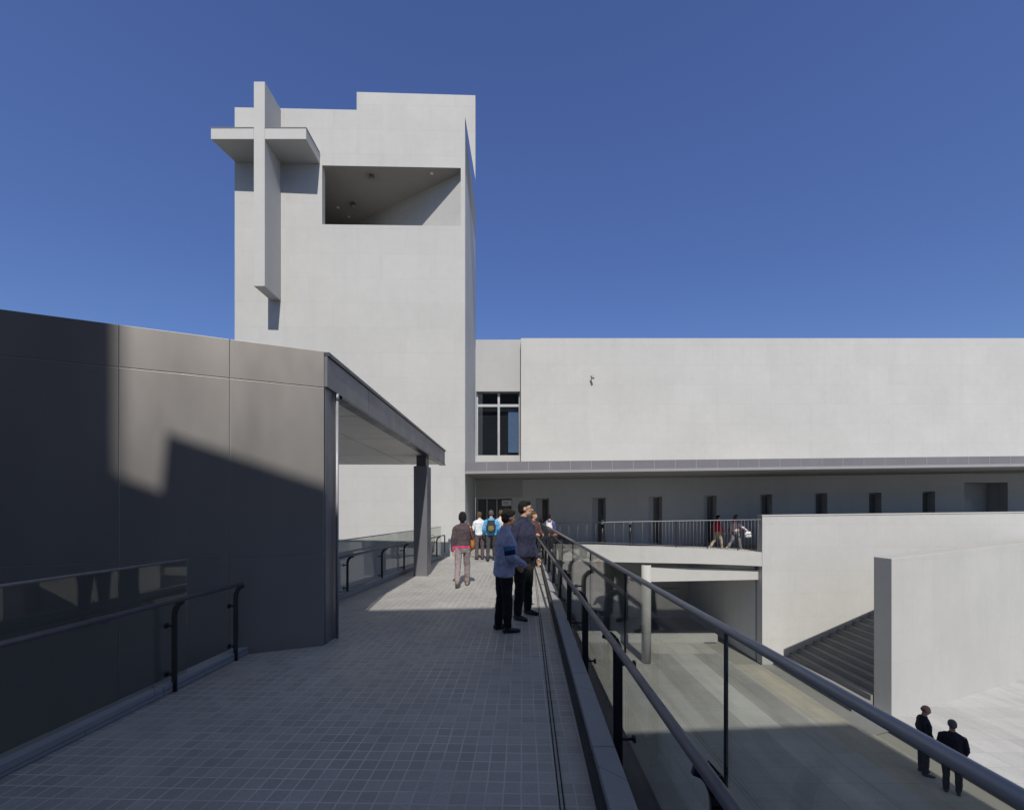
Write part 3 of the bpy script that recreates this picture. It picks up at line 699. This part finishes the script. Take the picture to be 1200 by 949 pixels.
    secs = [(0, 0, hem, .178 * bk, .125 * bk), (0, 0, hem + .03, .185 * bk, .132 * bk), (0, .005, 1.0 if hem < .97 else hem + .05, .178 * bk, .13 * bk), (0, .01, 1.12, .172 * bk, .128 * bk), (0, .012, 1.27, .185 * bk, .132 * bk), (0, .0, 1.35, .178, .12), (0, -.01, 1.42, .130, .09), (0, -.012, 1.46, .088, .075), (0, -.008, 1.495, .070, .066)]
    t.loft(lf(secs), 24)
    if collar: t.loft(lf([(0, -.012, 1.46, .085, .08), (0, -.002, 1.525, .073, .073)]), 20)
    for i, sd in enumerate((1, -1)):
        sp, ep, wp = J['s%d' % i], J['e%d' % i], J['w%d' % i]
        t.capsule(up((sd * .07, -.012, 1.425)), sp + Vector((0, 0, -.005)), .055, .055, 12); t.capsule(sp + Vector((0, 0, -.02)), ep, .063 * bk, .060 * bk, seg); t.capsule(ep, ep + (wp - ep) * .95, .059 * bk, .046, seg)
    jm = fuse(t, vox, 3, 'jacket', .036)
    mats = [clo(top)] + ([clo(c_) for c_ in stripes] if stripes else []) + ([clo(band)] if band else [])
    for m_ in mats: jm.materials.append(m_)
    if stripes:
        for p in jm.polygons:
            for i in (0, 1):
                a_, e_ = J['s%d' % i], J['e%d' % i]; dv = e_ - a_; tt = (p.center - a_).dot(dv) / dv.length_squared
                if ((p.center - a_) - dv * tt).length < .098 and abs(p.center.x) > .13:
                    if .46 < tt < .66: p.material_index = 1
                    elif .66 <= tt < .90: p.material_index = 2
    if band:
        zb_ = hem + pz + .055
        for p in jm.polygons:
            if p.center.z < zb_ and abs(p.center.x) < .23: p.material_index = len(mats) - 1
    child('jacket', jm, None)
    # hair
    hm = MB()
    if hair_style == 'bald':
        hm.ball(hp(0, -.035, -.005), (.0765, .068, .062), hq, 16)
    else:
        hm.ball(hp(0, -.018, .036), (.083, .094, .092), hq, 18); hm.ball(hp(0, -.045, -.01), (.078, .065, .075), hq, 16)
        hm.ball(hp(.02, .048, .085), (.055, .045, .035), hq, 12)
        if hair_style == 'curly':
            rnd = random.Random(5)
            for _ in range(40):
                a_ = rnd.uniform(0, 6.28); u_ = rnd.uniform(-.1, 1); rr_ = math.sqrt(max(0, 1 - u_ * u_))
                hm.ball(hp(.078 * rr_ * math.cos(a_), -.02 + .088 * rr_ * math.sin(a_) * (1 if math.sin(a_) < 0 else .8), .035 + .085 * u_), (.024,) * 3, None, 6)
        if hair_style == 'long':
            hm.capsule(hp(0, -.06, -.02), hp(0, -.095, -.26), .075, .06, 12)
            for sd in (1, -1): hm.capsule(hp(sd * .06, -.03, 0), hp(sd * .065, -.05, -.2), .032, .03, 10)
        if hair_style == 'bob':
            hm.capsule(hp(0, -.05, 0), hp(0, -.06, -.08), .078, .068, 12)
            for sd in (1, -1): hm.capsule(hp(sd * .066, -.02, .03), hp(sd * .07, -.02, -.06), .028, .026, 10)
        if hair_style == 'bun':
            hm.ball(hp(0, -.10, .03), (.05, .045, .05), None, 10)
    hme = fuse(hm, .009 if fine else .012, 2, 'hair', .010); child('hair', hme, hair)
    for i, sd in enumerate((1, -1)):
        an = J['a%d' % i]; f_ = MB()
        a_, b_ = legs[i]; pitchf = (a_ - b_) * .8 if an.z - .075 - 0 > .02 or a_ - b_ > 5 else 0
        def fp(x, y_, z): return an + rot((x, y_, z), X_, pitchf)
        f_.capsule(fp(0, -.035, -.035), fp(sd * .012, .07, -.042), .043, .041, 12); f_.capsule(fp(sd * .012, .07, -.042), fp(sd * .016, .165, -.05), .042, .030, 12)
        f_.capsule(fp(0, -.01, -.0), fp(0, .0, .03), .044, .045, 12)
        fm = fuse(f_, vox, 1, 'shoe')
        for v in fm.vertices:
            if v.co.z < 0 and pitchf == 0: v.co.z = 0
        child('shoe', fm, shoe)
    if fine or glasses:
        for sd in (1, -1):
            e_ = MB().ball(hp(sd * .033, .083, .006), (.009, .008, .006), hq, 8); child('eye', e_.mesh('eye'), eyem)
        e_ = MB().capsule(hp(-.02, .094, -.056), hp(.02, .094, -.056), .0045, .0045, 8); child('mouth', e_.mesh('mouth'), lipm)
        for sd in (1, -1):
            e_ = MB().capsule(hp(sd * .018, .094, .030), hp(sd * .050, .083, .030), .0032, .0026, 6); child('eyebrow', e_.mesh('eyebrow'), hair)
    if glasses:
        g_ = MB()
        for sd in (1, -1):
            ring = [hp(sd * .034 + .024 * math.cos(q), .104 - .006 * abs(math.cos(q)), .004 + .018 * math.sin(q)) for q in [2 * math.pi * i_ / 14 for i_ in range(15)]]
            g_.tube(ring, .0018, 6); g_.tube([hp(sd * .057, .100, .008), hp(sd * .082, .0, .006)], .0022, 6)
        g_.tube([hp(-.011, .108, .008), hp(.011, .108, .008)], .003, 6); child('glasses', g_.mesh('glasses'), framem)
    body.location = loc; body.rotation_euler = (0, 0, R(facing)); body.scale = (s, s, s)
    mw = Matrix.Translation(Vector(loc)) @ Matrix.Rotation(R(facing), 4, 'Z') @ Matrix.Scale(s, 4)
    return body, {k_: mw @ v for k_, v in J.items() if k_[0] != 'f'}, lambda v: mw @ up(v), mw

def place(mb, name, mt, mw, label, cat, smooth=True):
    o = bpy.data.objects.new(name, mb.mesh(name)); C.objects.link(o); o.data.materials.append(mt); o.matrix_world = mw
    if smooth:
        for p in o.data.polygons: p.use_smooth = True
    return tag(o, label, cat) if cat else o
def rbox(c, sx, sy, sz, vox=.012, bulge=.3):
    """soft bag-like box"""
    m_ = MB(); cx, cy, cz = c
    m_.box(cx - sx * .42, cx + sx * .42, cy - sy * .36, cy + sy * .36, cz - sz * .45, cz + sz * .45).ball((cx, cy, cz - sz * .08), (sx * .56, sy * .62, sz * .46), None, 16)
    return m_
def backpack(mw, up_, label, col, pocket, s=1.0):
    c = Vector((0, -.20, 1.22))
    me = fuse(rbox(c, .30 * s, .17, .42 * s), .012, 4, 'backpack', .012)
    o = bpy.data.objects.new('backpack', me); C.objects.link(o); me.materials.append(clo(col)); o.matrix_world = mw
    tag(o, label, 'backpack')
    p = bpy.data.objects.new('pocket', fuse(rbox((0, -.295, 1.14), .20 * s, .07, .20 * s), .010, 3, 'pocket')); C.objects.link(p); p.data.materials.append(clo(pocket)); p.parent = o
    for sd in (1, -1):
        st_ = MB().tube([(sd * .10, -.13, 1.38), (sd * .115, -.06, 1.47), (sd * .12, .05, 1.475), (sd * .13, .135, 1.38), (sd * .15, .14, 1.25), (sd * .17, .06, 1.12), (sd * .13, -.14, 1.08)], .017, 8)
        q = bpy.data.objects.new('strap', st_.mesh('strap')); C.objects.link(q); q.data.materials.append(clo(col)); q.parent = o
    return o

def stand(px, y): return (hx(px, y), y, deckz(y))
# the two men in the middle of the bridge
B_, BJ, BU, BM = person('man in a blue sweater with dark bands on the sleeve and black trousers, standing side-on', stand(591, 5.85), -74, 1.66, (.32, .345, .50), (.014, .014, .017), skin_d, hairb, 'curly', shoe_b,
    arms=((8, 9, 54, 14), (10, 6, 40, 25)), lean=3, head=(14, 5), hem=.80, bulk=1.14, stripes=((.05, .16, .36), (.016, .022, .075)), collar=True, fine=True, legs=((2, 2), (-3, 3)))
person('tall man with glasses in a dark slate jacket and black trousers, facing right', stand(614, 6.62), -128, 1.80, (.026, .029, .055), (.014, .014, .016), skin_l, hairb, 'short', shoe_b,
    arms=((-8, 13, 34, 12), (-12, 15, 38, 10)), head=(34, -2), hem=.91, bulk=1.12, collar=True, fine=True, glasses=True, stance=.085, legs=((3, 4), (-3, 2)))
# walkers ahead
A_, AJ, AU, AM = person('woman walking away in a dark plum jacket with a pink hem and mauve trousers', stand(542, 9.3), 4, 1.63, (.075, .058, .066), (.235, .195, .20), skin_l, hairb, 'bob', shoe_br,
    arms=((10, 10, 30, 10), (-6, 8, 14, 5)), legs=((14, 12), (-12, 26)), hem=.91, band=(.62, .05, .16), female=True)
sb = rbox((.235, -.02, .98), .10, .24, .25)
o = bpy.data.objects.new('shoulder_bag', fuse(sb, .012, 3, 'shoulder_bag', .01)); C.objects.link(o); o.data.materials.append(clo((.36, .14, .03))); o.matrix_world = AM
tag(o, 'tan orange shoulder bag hanging at the hip of the woman in plum', 'bag')
q = bpy.data.objects.new('strap', MB().tube([(.235, -.10, 1.08), (.20, -.13, 1.28), (.15, -.09, 1.465), (.13, .0, 1.50), (.15, .10, 1.44), (.21, .12, 1.25), (.235, .08, 1.08)], .011, 8).mesh('strap')); C.objects.link(q); q.data.materials.append(clo((.30, .12, .03))); q.parent = o
grp = 'people by the entrance'
person('person in a white top with a pale blue sleeve, left of the blue backpacker', stand(562, 14.3), 20, 1.60, (.62, .66, .70), (.10, .075, .085), skin_l, hairbr, 'short', shoe_b, arms=((5, 12, 40, 10), (8, 12, 50, 10)), group=grp)
E_, EJ, EU, EM = person('person in a bright blue jacket wearing a dark backpack, walking to the doors', stand(575.5, 14.0), 2, 1.66, (.10, .34, .62), (.05, .05, .06), skin_l, hairg, 'short', shoe_b, arms=((8, 12, 35, 10), (4, 12, 30, 5)), legs=((10, 6), (-8, 14)), bulk=1.08, group=grp)
backpack(EM, EU, 'dark backpack with an olive pocket on the back of the person in blue', (.035, .035, .045), (.16, .15, .06))
person('person in a white shirt and dark waistcoat, half hidden behind the man in blue', stand(587, 14.6), -40, 1.66, (.60, .58, .57), (.04, .04, .05), skin_l, hairbr, 'short', shoe_b, hem=.95, group=grp)
person('woman in a brown jacket just behind the shoulder of the tall man', stand(625.5, 12.6), -150, 1.60, (.085, .045, .042), (.03, .03, .035), skin_l, hairbr, 'bun', shoe_b, arms=((18, 10, 60, 25), (15, 10, 60, 20)), head=(30, 0), female=True, group=grp)
person('small dark-haired person in black beside the white backpack', (hx(634.5, 16.4), 16.4, -.20), 10, 1.36, (.02, .02, .024), (.02, .02, .025), skin_l, hairb, 'bob', shoe_b, female=True, group=grp)
H_, HJ, HU, HM = person('person in a navy top with a white backpack at the far end of the railing', (hx(644, 16.7), 16.7, -.21), -12, 1.50, (.07, .075, .20), (.05, .05, .07), skin_l, hairb, 'short', shoe_b, group=grp)
backpack(HM, HU, 'white backpack on the person in the navy top', (.62, .61, .58), (.50, .46, .36), .95)
# on the balcony
person('child in a red jacket and khaki trousers walking along the balcony', (hx(841, 18.0), 18.0, -.215), -86, 1.46, (.42, .022, .045), (.33, .27, .19), skin_l, hairb, 'short', shoe_w, arms=((14, 8, 25, 5), (-14, 8, 18, 5)), legs=((16, 8), (-14, 20)), bulk=1.05, hem=.93)
K_, KJ, KU, KM = person('long-haired woman in a pale pink top striding along the balcony', (hx(862, 17.7), 17.7, -.215), -84, 1.50, (.66, .50, .51), (.17, .17, .17), skin_l, hairbr, 'long', shoe_w, arms=((42, 12, 12, 0), (-18, 8, 20, 0)), legs=((17, 6), (-15, 20)), hem=.95, female=True)
wrist = KJ['w0']; m_ = fuse(rbox((0, 0, -.16), .30, .14, .26), .014, 3, 'carrier_bag', .02)
o = bpy.data.objects.new('carrier_bag', m_); C.objects.link(o); m_.materials.append(clo((.72, .73, .76))); o.location = wrist + Vector((.09, 0, -.02)); tag(o, 'white carrier bag in the hand of the long-haired woman', 'bag')
m_ = fuse(rbox((-.255, -.04, 1.0), .11, .25, .22), .014, 3, 'handbag'); m_2 = bpy.data.objects.new('handbag', m_); C.objects.link(m_2); m_.materials.append(clo((.05, .02, .026))); m_2.matrix_world = KM; tag(m_2, 'dark handbag hanging at the side of the long-haired woman', 'bag')
q = bpy.data.objects.new('strap', MB().tube([(-.25, -.10, 1.08), (-.20, -.10, 1.30), (-.13, -.02, 1.49), (-.20, .08, 1.30), (-.25, .05, 1.08)], .010, 6).mesh('strap')); C.objects.link(q); q.data.materials.append(clo((.05, .02, .026))); q.parent = m_2
# in the court below
person('balding man in a dark suit standing in profile in the court below', (hx(1082, 9.95), 9.95, PLZ), -112, 1.60, (.018, .018, .026), (.02, .02, .026), skin_d, hairg, 'bald', shoe_b, arms=((6, 7, 30, 20), (-4, 6, 30, 20)), head=(-8, 14), hem=.84, lean=2)
person('man in a dark suit seen from behind in the court below', (hx(1116, 9.28), 9.28, PLZ), -40, 1.58, (.016, .016, .026), (.022, .022, .026), skin_d, hairg, 'short', shoe_b, arms=((4, 9, 30, 20), (4, 9, 30, 20)), head=(10, 12), hem=.84, bulk=1.04, stance=.0)

# ------------------------------------------------------------------ light, sky, camera
az, el = R(5), R(47)
ts = Vector((math.sin(az) * math.cos(el), -math.cos(az) * math.cos(el), math.sin(el)))
sun = bpy.data.lights.new('sun', 'SUN'); sun.energy = 4.5; sun.angle = R(.53); sun.color = (1, .955, .875)
so = bpy.data.objects.new('sun', sun); C.objects.link(so); so.rotation_euler = ts.to_track_quat('Z', 'Y').to_euler(); so.location = (0, -5, 40)
w = bpy.data.worlds.new('World'); bpy.context.scene.world = w; w.use_nodes = True
nt = w.node_tree; bg = nt.nodes['Background']
sk = nt.nodes.new('ShaderNodeTexSky'); sk.sky_type = 'NISHITA'; sk.sun_disc = False; sk.sun_elevation = el; sk.sun_rotation = math.pi - az
sk.air_density = 1.0; sk.dust_density = .15; sk.ozone_density = 3.0; sk.altitude = 200
# deep blue in view; added warm bright zone near the zenith, unseen, lifts shadows
tcw = nt.nodes.new('ShaderNodeTexCoord'); dp = nt.nodes.new('ShaderNodeVectorMath'); dp.operation = 'DOT_PRODUCT'
nt.links.new(tcw.outputs['Generated'], dp.inputs[0]); dp.inputs[1].default_value = Vector((.03, -.30, .95)).normalized()
mr = nt.nodes.new('ShaderNodeMapRange'); mr.interpolation_type = 'SMOOTHSTEP'; nt.links.new(dp.outputs['Value'], mr.inputs[0])
mr.inputs[1].default_value = .60; mr.inputs[2].default_value = .95
mc = nt.nodes.new('ShaderNodeMix'); mc.data_type = 'RGBA'; nt.links.new(mr.outputs[0], mc.inputs[0])
mc.inputs[6].default_value = (.74, .78, 1.12, 1); mc.inputs[7].default_value = (2.7, 1.85, 1.12, 1)
ml = nt.nodes.new('ShaderNodeMix'); ml.data_type = 'RGBA'; ml.blend_type = 'MULTIPLY'; ml.inputs[0].default_value = 1
nt.links.new(sk.outputs[0], ml.inputs[6]); nt.links.new(mc.outputs[2], ml.inputs[7]); 
sx = nt.nodes.new('ShaderNodeSeparateXYZ'); nt.links.new(tcw.outputs['Generated'], sx.inputs[0])
m2 = nt.nodes.new('ShaderNodeMapRange'); nt.links.new(sx.outputs[2], m2.inputs[0]); m2.inputs[1].default_value = .15; m2.inputs[2].default_value = .62
c2 = nt.nodes.new('ShaderNodeMix'); c2.data_type = 'RGBA'; nt.links.new(m2.outputs[0], c2.inputs[0]); c2.inputs[6].default_value = (.74, .80, .74, 1); c2.inputs[7].default_value = (1, 1, 1, 1)
l2 = nt.nodes.new('ShaderNodeMix'); l2.data_type = 'RGBA'; l2.blend_type = 'MULTIPLY'; l2.inputs[0].default_value = 1
nt.links.new(ml.outputs[2], l2.inputs[6]); nt.links.new(c2.outputs[2], l2.inputs[7]); nt.links.new(l2.outputs[2], bg.inputs[0]); bg.inputs[1].default_value = .122
cam = bpy.data.cameras.new('camera'); co = bpy.data.objects.new('camera', cam); C.objects.link(co)
co.location = (0, 0, EYE); co.rotation_euler = (R(90), 0, 0)
cam.sensor_width = 36; cam.lens = 15.0; cam.shift_y = 117.5 / 1200; cam.shift_x = 0
cam.clip_start = .05; cam.clip_end = 1500
sc = bpy.context.scene; sc.camera = co
sc.view_settings.view_transform = 'Standard'; sc.view_settings.look = 'None'; sc.view_settings.gamma = 1; sc.view_settings.use_curve_mapping = False
sc.view_settings.exposure = 0
sc.cycles.max_bounces = 10; sc.cycles.transparent_max_bounces = 24; sc.cycles.use_denoising = True
